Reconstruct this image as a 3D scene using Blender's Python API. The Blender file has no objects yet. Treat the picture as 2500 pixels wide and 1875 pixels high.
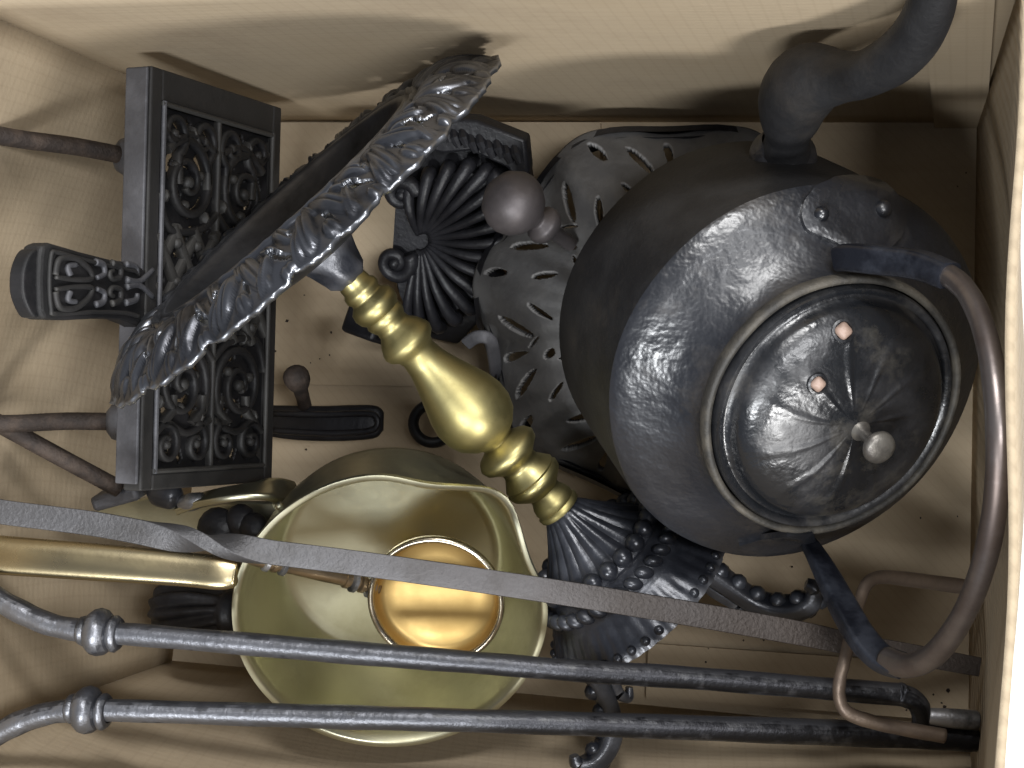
import bpy, bmesh, math, random
from mathutils import Vector, Matrix
from mathutils.bvhtree import BVHTree
random.seed(7)
scene = bpy.context.scene
COL = scene.collection
PI = math.pi
TAU = 2*math.pi

# ------------------------------------------------------------------ camera
CAMP = Vector((.27017, -.00853, 1.1))
EUL = (.0355205, .2710155, .0496841)
FPX = 3972.34
cd = bpy.data.cameras.new('camera'); cam = bpy.data.objects.new('camera', cd); COL.objects.link(cam)
cam.location = CAMP; cam.rotation_euler = EUL
cd.sensor_width = 36; cd.lens = 36*FPX/2500; cd.clip_start = .02; cd.clip_end = 50
scene.camera = cam
RM = Matrix.Rotation(EUL[2], 3, 'Z') @ Matrix.Rotation(EUL[1], 3, 'Y') @ Matrix.Rotation(EUL[0], 3, 'X')

# ------------------------------------------------------------------ light
w = bpy.data.worlds.new('World'); scene.world = w; w.use_nodes = True
w.node_tree.nodes['Background'].inputs[0].default_value = (.80, .86, 1, 1)
w.node_tree.nodes['Background'].inputs[1].default_value = .21
def ceiling_tube(loc, target, sx, sy, power, col):
    l = bpy.data.lights.new('ceiling_tube', 'AREA'); l.shape = 'RECTANGLE'; l.size = sx; l.size_y = sy
    l.energy = power; l.color = col
    o = bpy.data.objects.new('ceiling_tube', l); COL.objects.link(o); o.location = loc
    d = Vector(target)-Vector(loc)
    o.rotation_euler = d.to_track_quat('-Z', 'Y').to_euler()
    return o
ceiling_tube((.98, .05, 1.95), (0, 0, .1), .22, .65, 20, (.98, .985, 1))
ceiling_tube((.02, -1.05, 1.95), (0, 0, .1), .65, .22, 30, (.95, .975, 1))
ceiling_tube((1.00, -1.25, 1.22), (0, 0, .15), .55, .24, 27, (.99, .985, .98))
ceiling_tube((.30, 1.20, 1.90), (0, -.05, .2), .65, .22, 30, (.99, .985, .98))
scene.view_settings.view_transform = 'Standard'; scene.view_settings.look = 'None'
scene.view_settings.exposure = 0; scene.view_settings.gamma = 1
scene.render.engine = 'CYCLES'

# ------------------------------------------------------------------ measuring helpers
def ray(vx, vy):
    return RM @ Vector(((vx*2500/2212-1250)/FPX, -(vy*2500/2212-937.5)/FPX, -1))
def P(vx, vy, z):
    d = ray(vx, vy); return CAMP + d*((z-CAMP.z)/d.z)
def dep(p): return -(RM.transposed() @ (Vector(p)-CAMP)).z
def px(n, p): return n*dep(p)/3514.7
def onplane(vx, vy, o, n):
    d = ray(vx, vy); return CAMP + d*((o-CAMP).dot(n)/d.dot(n))
def frame(o, z, xhint):
    z = z.normalized(); x = (xhint - z*xhint.dot(z)).normalized(); y = z.cross(x)
    return Matrix(((x.x, y.x, z.x, o.x), (x.y, y.y, z.y, o.y), (x.z, y.z, z.z, o.z), (0, 0, 0, 1)))

# ------------------------------------------------------------------ object helpers
ORG = {}
def thing(name, loc, label, cat, group=None):
    o = bpy.data.objects.new(name, None); COL.objects.link(o); o.empty_display_size = .02
    o.location = loc; ORG[o] = Vector(loc); o['label'] = label; o['category'] = cat
    if group: o['group'] = group
    return o
def part(name, geo, mat, root=None, smooth=True, angle=38, bevel=0, bseg=2, solid=0, sub=0, label=None, soff=0):
    V, F = geo
    org = ORG[root] if root else Vector((0, 0, 0))
    me = bpy.data.meshes.new(name)
    me.from_pydata([tuple(Vector(v)-org) for v in V], [], F)
    me.materials.append(mat)
    bm = bmesh.new(); bm.from_mesh(me); bmesh.ops.recalc_face_normals(bm, faces=bm.faces); bm.to_mesh(me); bm.free()
    if smooth:
        me.polygons.foreach_set('use_smooth', [True]*len(me.polygons))
        if angle < 180: me.set_sharp_from_angle(angle=math.radians(angle))
    o = bpy.data.objects.new(name, me); COL.objects.link(o)
    if root: o.parent = root
    ORG[o] = org
    if solid:
        m = o.modifiers.new('solid', 'SOLIDIFY'); m.thickness = solid; m.offset = soff
    if bevel:
        m = o.modifiers.new('bevel', 'BEVEL'); m.width = bevel; m.segments = bseg; m.limit_method = 'ANGLE'
    if sub:
        m = o.modifiers.new('sub', 'SUBSURF'); m.levels = sub; m.render_levels = sub
    if label: o['label'] = label
    return o
def inst(name, me, M, root):
    o = bpy.data.objects.new(name, me); COL.objects.link(o); o.parent = root
    o.matrix_local = Matrix.Translation(-ORG[root]) @ M; ORG[o] = ORG[root]
    return o
def meshdata(name, geo, mat, angle=40):
    me = bpy.data.meshes.new(name); me.from_pydata([tuple(v) for v in geo[0]], [], geo[1]); me.materials.append(mat)
    bm = bmesh.new(); bm.from_mesh(me); bmesh.ops.recalc_face_normals(bm, faces=bm.faces); bm.to_mesh(me); bm.free()
    me.polygons.foreach_set('use_smooth', [True]*len(me.polygons)); me.set_sharp_from_angle(angle=math.radians(angle))
    return me
def cat(*gs):
    V, F = [], []
    for v, f in gs:
        n = len(V); V += list(v); F += [tuple(i+n for i in q) for q in f]
    return V, F
def xf(M, geo): return [M @ Vector(v) for v in geo[0]], geo[1]

# ------------------------------------------------------------------ shape helpers
def lathe(prof, n=48, M=None, fn=None):
    """prof [(r,z)]; fn(theta,i,r,z)->(r,z)"""
    V, F, rows = [], [], []
    for i, (r, z) in enumerate(prof):
        if r < 1e-6: rows.append([len(V)]); V.append(Vector((0, 0, z))); continue
        row = []
        for k in range(n):
            t = TAU*k/n; rr, zz = fn(t, i, r, z) if fn else (r, z)
            row.append(len(V)); V.append(Vector((rr*math.cos(t), rr*math.sin(t), zz)))
        rows.append(row)
    for a, b in zip(rows, rows[1:]):
        if len(a) == 1 and len(b) == 1: continue
        for k in range(n):
            k2 = (k+1) % n
            if len(a) == 1: F.append((a[0], b[k], b[k2]))
            elif len(b) == 1: F.append((a[k], a[k2], b[0]))
            else: F.append((a[k], a[k2], b[k2], b[k]))
    if M: V = [M @ v for v in V]
    return V, F
def catmull(pts, m=8):
    """smooth resample; each pt is a tuple of floats (any length)"""
    pts = [tuple(p) for p in pts]; out = []
    n = len(pts)
    for i in range(n-1):
        p0 = pts[max(i-1, 0)]; p1 = pts[i]; p2 = pts[i+1]; p3 = pts[min(i+2, n-1)]
        for k in range(m):
            t = k/m
            out.append(tuple(.5*(2*b+(c-a)*t+(2*a-5*b+4*c-d)*t*t+(3*b-a-3*c+d)*t**3) for a, b, c, d in zip(p0, p1, p2, p3)))
    out.append(pts[-1]); return out
CIRC = lambda n: [(math.cos(TAU*k/n), math.sin(TAU*k/n)) for k in range(n)]
def rrect(rx, ry, c=.25, k=3):
    """rounded rectangle section, half sizes rx, ry, corner fraction of the smaller"""
    r = c*min(rx, ry); o = []
    for sx, sy, a0 in ((1, 1, 0), (-1, 1, PI/2), (-1, -1, PI), (1, -1, 3*PI/2)):
        for i in range(k+1):
            a = a0+PI/2*i/k; o.append((sx*(rx-r)+r*math.cos(a), sy*(ry-r)+r*math.sin(a)))
    return o
def sweep(pts, rad, sec=None, up=None, twist=None, closed=False, n=14, cap=True):
    """pts world Vectors; rad float or list (scalar or (rx,ry)); sec unit section; up keeps the section's y near up"""
    pts = [Vector(p) for p in pts]; N = len(pts); sec = sec or CIRC(n); S = len(sec)
    V, F = [], []; nrm = None
    for i, p in enumerate(pts):
        if closed: t = pts[(i+1) % N]-pts[i-1]
        else: t = pts[min(i+1, N-1)]-pts[max(i-1, 0)]
        t.normalize()
        if up is not None:
            u_ = up[i] if isinstance(up, list) else up
            y = (u_-t*u_.dot(t)).normalized()
        else:
            if nrm is None:
                h = Vector((0, 0, 1)) if abs(t.z) < .9 else Vector((1, 0, 0)); nrm = h
            y = (nrm-t*nrm.dot(t)).normalized(); nrm = y
        x = y.cross(t)
        r = rad[i] if isinstance(rad, (list, tuple)) and not (len(rad) == 2 and isinstance(rad, tuple)) else rad
        rx, ry = r if isinstance(r, tuple) else (r, r)
        a = twist[i] if twist else 0; ca, sa = math.cos(a), math.sin(a)
        for (sx, sy) in sec:
            qx, qy = sx*rx, sy*ry
            V.append(p+x*(qx*ca-qy*sa)+y*(qx*sa+qy*ca))
    for i in range(N if closed else N-1):
        j = (i+1) % N
        for k in range(S):
            k2 = (k+1) % S; F.append((i*S+k, i*S+k2, j*S+k2, j*S+k))
    if cap and not closed:
        F.append(tuple(range(S))[::-1]); F.append(tuple((N-1)*S+k for k in range(S)))
    return V, F
def ptube(pts, m=8, wob=0, **kw):
    """pts [(vx,vy,z,rpx)] -> smooth tube in world"""
    q = catmull(pts, m); W = [P(a, b, c) for a, b, c, r in q]
    return sweep(W, [px(r[3], p)*(1+wob*(math.sin(i*.9+r[0]*.01)+math.sin(i*.37+2))*.5) for i, (r, p) in enumerate(zip(q, W))], **kw)
def ball(c, r, n=14, m=8, sz=1):
    return lathe([(r*math.sin(PI*i/m), -r*sz*math.cos(PI*i/m)) for i in range(m+1)], n, Matrix.Translation(c))
def boxg(hx, hy, hz, M=Matrix.Identity(4)):
    V = [M @ Vector((sx*hx, sy*hy, sz*hz)) for sx in (-1, 1) for sy in (-1, 1) for sz in (-1, 1)]
    return V, [(0, 1, 3, 2), (4, 6, 7, 5), (0, 4, 5, 1), (2, 3, 7, 6), (0, 2, 6, 4), (1, 5, 7, 3)]
def prism(outline, n, h0, h1):
    """outline world points on a plane, extruded along n from h0 to h1"""
    k = len(outline); V = [p+n*h0 for p in outline]+[p+n*h1 for p in outline]
    F = [tuple(range(k))[::-1], tuple(range(k, 2*k))]+[(i, (i+1) % k, k+(i+1) % k, k+i) for i in range(k)]
    return V, F
def polar(rs, nt, fn, mask=None, M=None):
    """open polar sheet: fn(r,t)->(x,y,z); mask(r,t) False cuts the face away"""
    V, F = [], []
    for r in rs:
        for k in range(nt): V.append(Vector(fn(r, TAU*k/nt)))
    for i in range(len(rs)-1):
        rc = (rs[i]+rs[i+1])/2
        for k in range(nt):
            if mask and not mask(rc, TAU*(k+.5)/nt): continue
            k2 = (k+1) % nt; F.append((i*nt+k, i*nt+k2, (i+1)*nt+k2, (i+1)*nt+k))
    used = sorted({i for f in F for i in f}); mp = {a: b for b, a in enumerate(used)}
    V = [V[i] for i in used]; F = [tuple(mp[i] for i in f) for f in F]
    if M: V = [M @ v for v in V]
    return V, F
def lin(a, b, n): return [a+(b-a)*i/(n-1) for i in range(n)]
def interp(tab, x):
    if x <= tab[0][0]: return tab[0][1]
    for (a, b), (c, d) in zip(tab, tab[1:]):
        if x <= c: return b+(d-b)*(x-a)/(c-a)
    return tab[-1][1]
def spiral(c, ex, ey, r0, turns, a0, hand=1, n=22, rend=.25):
    out = []
    for i in range(n):
        t = i/(n-1); r = r0*(1-(1-rend)*t); a = a0+hand*turns*TAU*t
        out.append(c+ex*(r*math.cos(a))+ey*(r*math.sin(a)))
    return out

# ------------------------------------------------------------------ materials
def mat(name, base, rough=.5, metal=0, base2=None, nscale=60, nlo=.42, nhi=.62, rough2=None, metal2=None, bump=.0, bscale=250, bdist=.001,
        spec=.5, coat=0, detail=6, dust=None, dscale=14, damt=.5, dlo=.5, dhi=.72, bump2=0, b2scale=40, edge=None, elo=.505, ehi=.56, cav=None, clo=.42, chi=.5):
    m = bpy.data.materials.new(name); m.use_nodes = True; nt = m.node_tree; N = nt.nodes; L = nt.links
    b = N['Principled BSDF']
    tc = N.new('ShaderNodeTexCoord')
    b.inputs['Roughness'].default_value = rough; b.inputs['Metallic'].default_value = metal
    b.inputs['Specular IOR Level'].default_value = spec; b.inputs['Coat Weight'].default_value = coat; b.inputs['Coat Roughness'].default_value = .25
    b.inputs['Base Color'].default_value = (*base, 1)
    def noise(sc, det=detail, rg=.6):
        n = N.new('ShaderNodeTexNoise'); n.inputs['Scale'].default_value = sc; n.inputs['Detail'].default_value = det
        n.inputs['Roughness'].default_value = rg; L.new(tc.outputs['Object'], n.inputs['Vector']); return n
    def ramp(src, lo, hi):
        r = N.new('ShaderNodeMapRange'); r.inputs[1].default_value = lo; r.inputs[2].default_value = hi; L.new(src, r.inputs[0]); return r.outputs[0]
    col = None
    if base2:
        f = ramp(noise(nscale).outputs[0], nlo, nhi)
        mx = N.new('ShaderNodeMix'); mx.data_type = 'RGBA'; L.new(f, mx.inputs[0])
        mx.inputs[6].default_value = (*base, 1); mx.inputs[7].default_value = (*base2, 1); col = mx.outputs[2]
        if rough2 is not None:
            r = N.new('ShaderNodeMapRange'); r.inputs[3].default_value = rough; r.inputs[4].default_value = rough2; L.new(f, r.inputs[0]); L.new(r.outputs[0], b.inputs['Roughness'])
        if metal2 is not None:
            r = N.new('ShaderNodeMapRange'); r.inputs[3].default_value = metal; r.inputs[4].default_value = metal2; L.new(f, r.inputs[0]); L.new(r.outputs[0], b.inputs['Metallic'])
    if dust:
        f2 = ramp(noise(dscale, 8, .68).outputs[0], dlo, dhi)
        mu = N.new('ShaderNodeMath'); mu.operation = 'MULTIPLY'; mu.inputs[1].default_value = damt; L.new(f2, mu.inputs[0])
        mx = N.new('ShaderNodeMix'); mx.data_type = 'RGBA'; L.new(mu.outputs[0], mx.inputs[0])
        if col: L.new(col, mx.inputs[6])
        else: mx.inputs[6].default_value = (*base, 1)
        mx.inputs[7].default_value = (*dust, 1); col = mx.outputs[2]
        src = b.inputs['Roughness'].links[0].from_socket if b.inputs['Roughness'].links else None
        mr = N.new('ShaderNodeMix'); mr.data_type = 'FLOAT'; L.new(mu.outputs[0], mr.inputs[0])
        if src: L.new(src, mr.inputs[2])
        else: mr.inputs[2].default_value = rough
        mr.inputs[3].default_value = .8; L.new(mr.outputs[0], b.inputs['Roughness'])
    for tint, lo_, hi_ in ((edge, elo, ehi), (cav, chi, clo)):
        if tint:
            ge = N.new('ShaderNodeNewGeometry'); f3 = ramp(ge.outputs['Pointiness'], lo_, hi_)
            mx = N.new('ShaderNodeMix'); mx.data_type = 'RGBA'; L.new(f3, mx.inputs[0])
            if col: L.new(col, mx.inputs[6])
            else: mx.inputs[6].default_value = (*base, 1)
            mx.inputs[7].default_value = (*tint, 1); col = mx.outputs[2]
    if col: L.new(col, b.inputs['Base Color'])
    last = None
    for amt, sc, ds in ((bump, bscale, bdist), (bump2, b2scale, bdist*3)):
        if amt:
            bp = N.new('ShaderNodeBump'); bp.inputs['Strength'].default_value = amt; bp.inputs['Distance'].default_value = ds
            L.new(noise(sc, 4).outputs[0], bp.inputs['Height'])
            if last: L.new(last, bp.inputs['Normal'])
            last = bp.outputs[0]
    if last: L.new(last, b.inputs['Normal'])
    return m

def cardboard():
    m = mat('cardboard_kraft', (.385, .305, .205), .75, base2=(.435, .355, .25), nscale=9, nlo=.3, nhi=.7, bump=.25, bscale=420, bdist=.0006, spec=.25,
            bump2=.3, b2scale=9, dust=(.25, .185, .12), dscale=9, damt=.5)
    nt = m.node_tree; N = nt.nodes; L = nt.links; b = N['Principled BSDF']
    tc = N.new('ShaderNodeTexCoord')
    # fine woven-looking paper lines: two faint line sets
    src = b.inputs['Base Color'].links[0].from_socket
    for vec, sc, amt in (((1, 1, 0), 118, .10), ((0, .35, 1), 105, .08)):
        dp = N.new('ShaderNodeVectorMath'); dp.operation = 'DOT_PRODUCT'; dp.inputs[1].default_value = vec; L.new(tc.outputs['Object'], dp.inputs[0])
        wv = N.new('ShaderNodeMath'); wv.operation = 'MULTIPLY'; wv.inputs[1].default_value = sc*TAU; L.new(dp.outputs['Value'], wv.inputs[0])
        sn = N.new('ShaderNodeMath'); sn.operation = 'SINE'; L.new(wv.outputs[0], sn.inputs[0])
        mr = N.new('ShaderNodeMapRange'); mr.inputs[1].default_value = .75; mr.inputs[2].default_value = 1; mr.inputs[3].default_value = 0; mr.inputs[4].default_value = amt; L.new(sn.outputs[0], mr.inputs[0])
        mx = N.new('ShaderNodeMix'); mx.data_type = 'RGBA'; L.new(mr.outputs[0], mx.inputs[0]); L.new(src, mx.inputs[6]); mx.inputs[7].default_value = (.22, .16, .1, 1)
        src = mx.outputs[2]
    L.new(src, b.inputs['Base Color'])
    return m
M_CARD = cardboard()
def rib(m, vec, per, amt):
    nt = m.node_tree; N = nt.nodes; L = nt.links; b = N['Principled BSDF']; tc = N.new('ShaderNodeTexCoord')
    dp = N.new('ShaderNodeVectorMath'); dp.operation = 'DOT_PRODUCT'; dp.inputs[1].default_value = vec; L.new(tc.outputs['Object'], dp.inputs[0])
    nz = N.new('ShaderNodeTexNoise'); nz.inputs['Scale'].default_value = 14; L.new(tc.outputs['Object'], nz.inputs['Vector'])
    ad = N.new('ShaderNodeMath'); ad.operation = 'MULTIPLY_ADD'; ad.inputs[1].default_value = per*.7; L.new(nz.outputs[0], ad.inputs[0]); L.new(dp.outputs['Value'], ad.inputs[2])
    ml = N.new('ShaderNodeMath'); ml.operation = 'MULTIPLY'; ml.inputs[1].default_value = TAU/per; L.new(ad.outputs[0], ml.inputs[0])
    sn = N.new('ShaderNodeMath'); sn.operation = 'SINE'; L.new(ml.outputs[0], sn.inputs[0])
    bp = N.new('ShaderNodeBump'); bp.inputs['Strength'].default_value = amt; bp.inputs['Distance'].default_value = .002; L.new(sn.outputs[0], bp.inputs['Height'])
    L.new(b.inputs['Normal'].links[0].from_socket, bp.inputs['Normal']); L.new(bp.outputs[0], b.inputs['Normal'])
    return m
M_CARDR = rib(cardboard(), (0, 1, .5), .011, .30)
rib(M_CARD, (.02, .1, 1), .0060, .022)
M_TABLE = mat('white_tabletop', (.86, .86, .85), .6, bump=.05, bscale=100)
M_KETTLE = mat('kettle_black_iron', (.008, .009, .012), .27, base2=(.014, .015, .019), nscale=16, nlo=.35, nhi=.65, rough2=.40, bump=.20, bscale=120, bdist=.0013, bump2=.6, b2scale=34,
               spec=.95, dust=(.075, .062, .048), dscale=20, damt=.4, dlo=.54, dhi=.78)
M_KSIDE = mat('kettle_sooty_iron', (.009, .009, .010), .55, base2=(.017, .017, .018), nscale=28, bump=.45, bscale=260, bdist=.001, spec=.33, dust=(.06, .048, .036), dscale=11, damt=.45)
M_LID = mat('kettle_lid_iron', (.008, .009, .011), .24, base2=(.020, .020, .022), nscale=30, rough2=.46, bump=.22, bscale=190, bdist=.0010, bump2=.45, b2scale=42,
            spec=.8, dust=(.12, .105, .08), dscale=24, damt=.45, dlo=.55, dhi=.75)
M_RIM = mat('kettle_dusty_rim', (.025, .023, .020), .6, base2=(.075, .066, .052), nscale=45, bump=.5, bscale=350)
M_BAIL = mat('bail_worn_steel', (.19, .165, .155), .34, .85, base2=(.12, .095, .085), nscale=25, rough2=.45, bump=.12, bscale=300, bdist=.0006)
M_STRAP = mat('strap_blued_iron', (.007, .008, .012), .30, .2, base2=(.020, .023, .032), nscale=60, rough2=.5, bump=.3, bscale=300, spec=.55)
M_STUD = mat('pink_stud', (.33, .235, .19), .5, base2=(.26, .18, .14), nscale=200, bump=.2)
M_KNOBSTEEL = mat('dull_steel', (.23, .215, .19), .42, .7, base2=(.12, .11, .10), nscale=80, bump=.2, bscale=400)
M_TRIVET = mat('grey_cast_metal', (.085, .083, .083), .6, .25, base2=(.13, .128, .126), nscale=30, bump=.5, bscale=200, bdist=.001, dust=(.17, .16, .145), dscale=18, damt=.4, edge=(.2, .195, .19), elo=.52, ehi=.62)
M_BROWNK = mat('brown_iron_knob', (.085, .075, .076), .48, .45, base2=(.11, .097, .098), nscale=60, bump=.2, bscale=500, bdist=.0005)
M_BLACK = mat('black_cast_iron', (.010, .010, .012), .42, base2=(.017, .017, .020), nscale=70, bump=.5, bscale=300, bdist=.0008, spec=.38)
M_GRATE = mat('grate_black_iron', (.011, .011, .012), .52, base2=(.018, .017, .018), nscale=70, bump=.4, bscale=320, bdist=.0007, spec=.28, edge=(.05, .048, .045), elo=.53, ehi=.62)
M_GRATEP = mat('grate_panel_iron', (.011, .011, .012), .55, base2=(.018, .017, .018), nscale=70, bump=.4, bscale=320, bdist=.0007, spec=.25)
M_EDGE = mat('grey_edge_iron', (.075, .075, .082), .55, .3, base2=(.11, .11, .12), nscale=40, bump=.4, bscale=300)  # plate edge's lit look put into this grey; other grey parts share it
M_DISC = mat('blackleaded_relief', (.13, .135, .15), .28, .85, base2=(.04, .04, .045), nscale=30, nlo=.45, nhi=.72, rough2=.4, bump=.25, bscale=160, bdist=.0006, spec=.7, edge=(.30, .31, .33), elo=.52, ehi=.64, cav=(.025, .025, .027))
M_BASE = mat('blackleaded_base', (.022, .024, .031), .30, .35, base2=(.05, .054, .066), nscale=45, nlo=.45, nhi=.7, rough2=.4, bump=.3, bscale=260, spec=.75, edge=(.16, .16, .17), elo=.52, ehi=.62, cav=(.07, .065, .06), clo=.38, chi=.47)
M_BEAD = mat('blackleaded_bead', (.022, .024, .031), .28, .35, base2=(.04, .043, .052), nscale=60, rough2=.4, bump=.2, bscale=260, spec=.75)
M_BRASS = mat('satin_brass', (.41, .36, .17), .40, 1, base2=(.35, .30, .125), nscale=14, rough2=.46, bump=.08, bscale=300, bdist=.0005, dust=(.20, .16, .075), dscale=22, damt=.45, dlo=.52, dhi=.74, cav=(.10, .08, .035), clo=.40, chi=.48)
M_PAN = mat('dull_brass_pan', (.55, .535, .395), .31, 1, base2=(.48, .462, .325), nscale=11, rough2=.42, bump=.06, bscale=120, bdist=.0006, dust=(.26, .22, .12), dscale=9, damt=.5)
M_LADLE = mat('warm_brass_ladle', (.52, .36, .14), .42, .9, base2=(.44, .30, .11), nscale=20, rough2=.52, bump=.04, bscale=90)
M_RODB = mat('ladle_handle_metal', (.36, .27, .17), .3, .9, base2=(.26, .2, .13), nscale=60, bump=.1)
M_PANH = mat('brass_handle', (.50, .42, .26), .26, 1, base2=(.44, .37, .22), nscale=15, rough2=.32, bump=.05)
M_RUST = mat('rusty_rod', (.028, .020, .016), .75, .2, base2=(.058, .041, .031), nscale=90, bump=.8, bscale=380, bdist=.0012, dust=(.035, .028, .026), dscale=40, damt=.6)
M_BAR = mat('grey_forged_bar', (.20, .195, .205), .55, .55, base2=(.13, .12, .12), nscale=25, bump=.55, bscale=420, bdist=.0009)
def darken_along_x(m, x0, x1, col):
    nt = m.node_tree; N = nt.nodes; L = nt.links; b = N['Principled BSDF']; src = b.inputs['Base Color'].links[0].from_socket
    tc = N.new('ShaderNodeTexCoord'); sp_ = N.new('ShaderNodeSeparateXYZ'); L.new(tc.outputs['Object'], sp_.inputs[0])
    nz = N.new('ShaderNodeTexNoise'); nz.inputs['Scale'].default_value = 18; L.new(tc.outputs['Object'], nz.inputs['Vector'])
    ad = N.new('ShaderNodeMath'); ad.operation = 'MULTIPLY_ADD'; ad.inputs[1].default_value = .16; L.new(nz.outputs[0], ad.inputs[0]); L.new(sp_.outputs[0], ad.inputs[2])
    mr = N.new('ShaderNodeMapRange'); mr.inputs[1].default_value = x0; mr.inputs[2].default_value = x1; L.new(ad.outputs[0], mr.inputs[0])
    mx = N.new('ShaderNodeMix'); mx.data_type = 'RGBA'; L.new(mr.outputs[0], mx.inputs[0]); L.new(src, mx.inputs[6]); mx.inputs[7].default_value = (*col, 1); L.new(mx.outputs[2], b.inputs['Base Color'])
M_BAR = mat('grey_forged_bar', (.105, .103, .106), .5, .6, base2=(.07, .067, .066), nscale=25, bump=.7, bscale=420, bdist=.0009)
darken_along_x(M_BAR, .05, .33, (.045, .036, .031))  # bar's right end painted darker and browner for the shade it lies in
def pale_top(m, col, rough, metal, lo, hi, axis):
    """paler, more metallic colour on up-facing faces, broken up by noise"""
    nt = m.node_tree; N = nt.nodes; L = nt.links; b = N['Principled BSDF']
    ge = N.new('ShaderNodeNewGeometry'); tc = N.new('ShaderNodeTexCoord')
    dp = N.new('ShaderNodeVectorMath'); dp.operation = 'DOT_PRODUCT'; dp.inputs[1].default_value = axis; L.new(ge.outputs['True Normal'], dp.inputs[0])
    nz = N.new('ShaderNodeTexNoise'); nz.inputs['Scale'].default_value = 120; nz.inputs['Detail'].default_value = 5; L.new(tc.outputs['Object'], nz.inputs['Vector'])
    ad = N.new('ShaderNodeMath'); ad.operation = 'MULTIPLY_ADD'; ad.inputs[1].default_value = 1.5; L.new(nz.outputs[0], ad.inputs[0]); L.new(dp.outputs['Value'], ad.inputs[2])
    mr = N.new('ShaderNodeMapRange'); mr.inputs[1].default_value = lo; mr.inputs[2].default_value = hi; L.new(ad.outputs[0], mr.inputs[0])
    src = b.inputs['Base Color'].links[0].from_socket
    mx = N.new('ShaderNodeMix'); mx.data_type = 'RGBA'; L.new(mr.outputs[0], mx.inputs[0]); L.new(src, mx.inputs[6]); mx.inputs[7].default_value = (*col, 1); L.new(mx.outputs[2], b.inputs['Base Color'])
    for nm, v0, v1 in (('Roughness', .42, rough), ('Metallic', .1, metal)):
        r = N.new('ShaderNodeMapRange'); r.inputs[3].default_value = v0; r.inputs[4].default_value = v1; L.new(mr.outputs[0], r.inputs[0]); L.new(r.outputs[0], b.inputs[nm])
M_TONG = mat('tong_steel', (.016, .017, .021), .42, .1, base2=(.035, .036, .042), nscale=90, bump=.45, bscale=190, bdist=.0012, spec=.7)
pale_top(M_TONG, (.22, .225, .245), .40, .85, 1.22, 1.52, (.1, -.25, .9))  # paler metal tone on faces turned up and slightly to the front
darken_along_x(M_TONG, -.10, .18, (.024, .024, .027))  # base colour goes near-black towards the right end
M_WIRE = mat('brown_wire', (.12, .09, .07), .45, .6, base2=(.16, .12, .09), nscale=60, bump=.2, bscale=400)
M_FERRB = mat('pale_brass_rim', (.50, .45, .36), .25, 1, base2=(.38, .33, .25), nscale=40, bump=.1)
M_FERR = mat('worn_ferrule', (.33, .33, .34), .4, .8, base2=(.06, .06, .06), nscale=45, bump=.4)

# ------------------------------------------------------------------ the place: table and box
g = 60
tb = part('table_top', ([(-3, -3, -.006), (3, -3, -.006), (3, 3, -.006), (-3, 3, -.006)], [(0, 1, 2, 3)]), M_TABLE, None, smooth=False)
tb['kind'] = 'structure'
TL, TR, BR, BL = P(504, 263, 0), P(2110, 265, 0), P(2090, 1588, 0), P(372, 1427, 0)
BOXH = .35
box = thing('cardboard_box', (0, 0, 0), 'open kraft cardboard box holding all the old fireside ironware', 'box')
def wall(name, a, b, topoff_a, topoff_b, bulge, out, h=BOXH, nx=28, nz=14, wav=.0012, flare=0):
    """a,b floor corners; top offset vectors; bulge outwards at mid span"""
    V, F = [], []
    for j in range(nz+1):
        for i in range(nx+1):
            s, t = i/nx, j/nz
            p = a.lerp(b, s)+topoff_a.lerp(topoff_b, s)*t+Vector((0, 0, h*t))
            p += out*(bulge*math.sin(PI*s)*math.sin(PI*t)**.8+flare*t*t*math.sin(PI*s)**.35+wav*math.sin(9*s+5*t)*math.sin(PI*s)*t)
            V.append(p)
    for j in range(nz):
        for i in range(nx):
            k = j*(nx+1)+i; F.append((k, k+1, k+nx+2, k+nx+1))
    o = part(name, (V, F), M_CARDR if name == 'right_wall' else M_CARD, box, angle=180)
    m = o.modifiers.new('solid', 'SOLIDIFY'); m.thickness = .004; m.offset = 1 if o.data.polygons[0].normal.dot(out) > 0 else -1
    return o
Z0 = Vector((0, 0, 0))
frontlean = Vector((0, -.014, 0)); rl_t = Vector((.0175, 0, 0)); rl_b = Vector((.0095, -.014, 0))
wall('back_wall', TL, TR+Vector((.004, 0, 0)), Z0, rl_t, .002, Vector((0, 1, 0)))
wall('left_wall', BL, TL, frontlean, Z0, .034, Vector((-1, 0, 0)))
wall('front_wall', BL, BR+Vector((.004, 0, 0)), frontlean, rl_b, .020, Vector((0, -1, 0)), flare=.055)
wall('right_wall', BR, TR, rl_b, rl_t, .011, Vector((1, 0, 0)), wav=.0030)
tabx = P(2019, 265, 0).x
part('glue_tab', boxg((TR.x+.006-tabx)/2, .0014, BOXH/2, Matrix.Translation(Vector(((TR.x+.006+tabx)/2, TR.y-.0022, BOXH/2)))), M_CARD, box, smooth=False)
fl = [TL+Vector((-.01, .012, 0)), TR+Vector((.012, .012, 0)), BR+Vector((.012, -.012, 0)), BL+Vector((-.012, -.012, 0))]
part('floor_panel', prism([fl[3], fl[2], fl[1], fl[0]], Vector((0, 0, 1)), -.004, 0), M_CARD, box, smooth=False)
# floor flaps meeting short of each other
fo = [P(1403, 1388, 0), P(2140, 1440, 0), P(2140, 1562, 0), P(1398, 1503, 0)]
part('floor_flap', prism(fo[::-1], Vector((0, 0, 1)), .0008, .0045), M_CARD, box, smooth=False)
fo = [P(560, 830, 0), P(1300, 840, 0), P(1300, 268, 0), P(560, 268, 0)]
part('floor_flap', prism(fo, Vector((0, 0, 1)), .0008, .0045), M_CARD, box, smooth=False)

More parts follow.
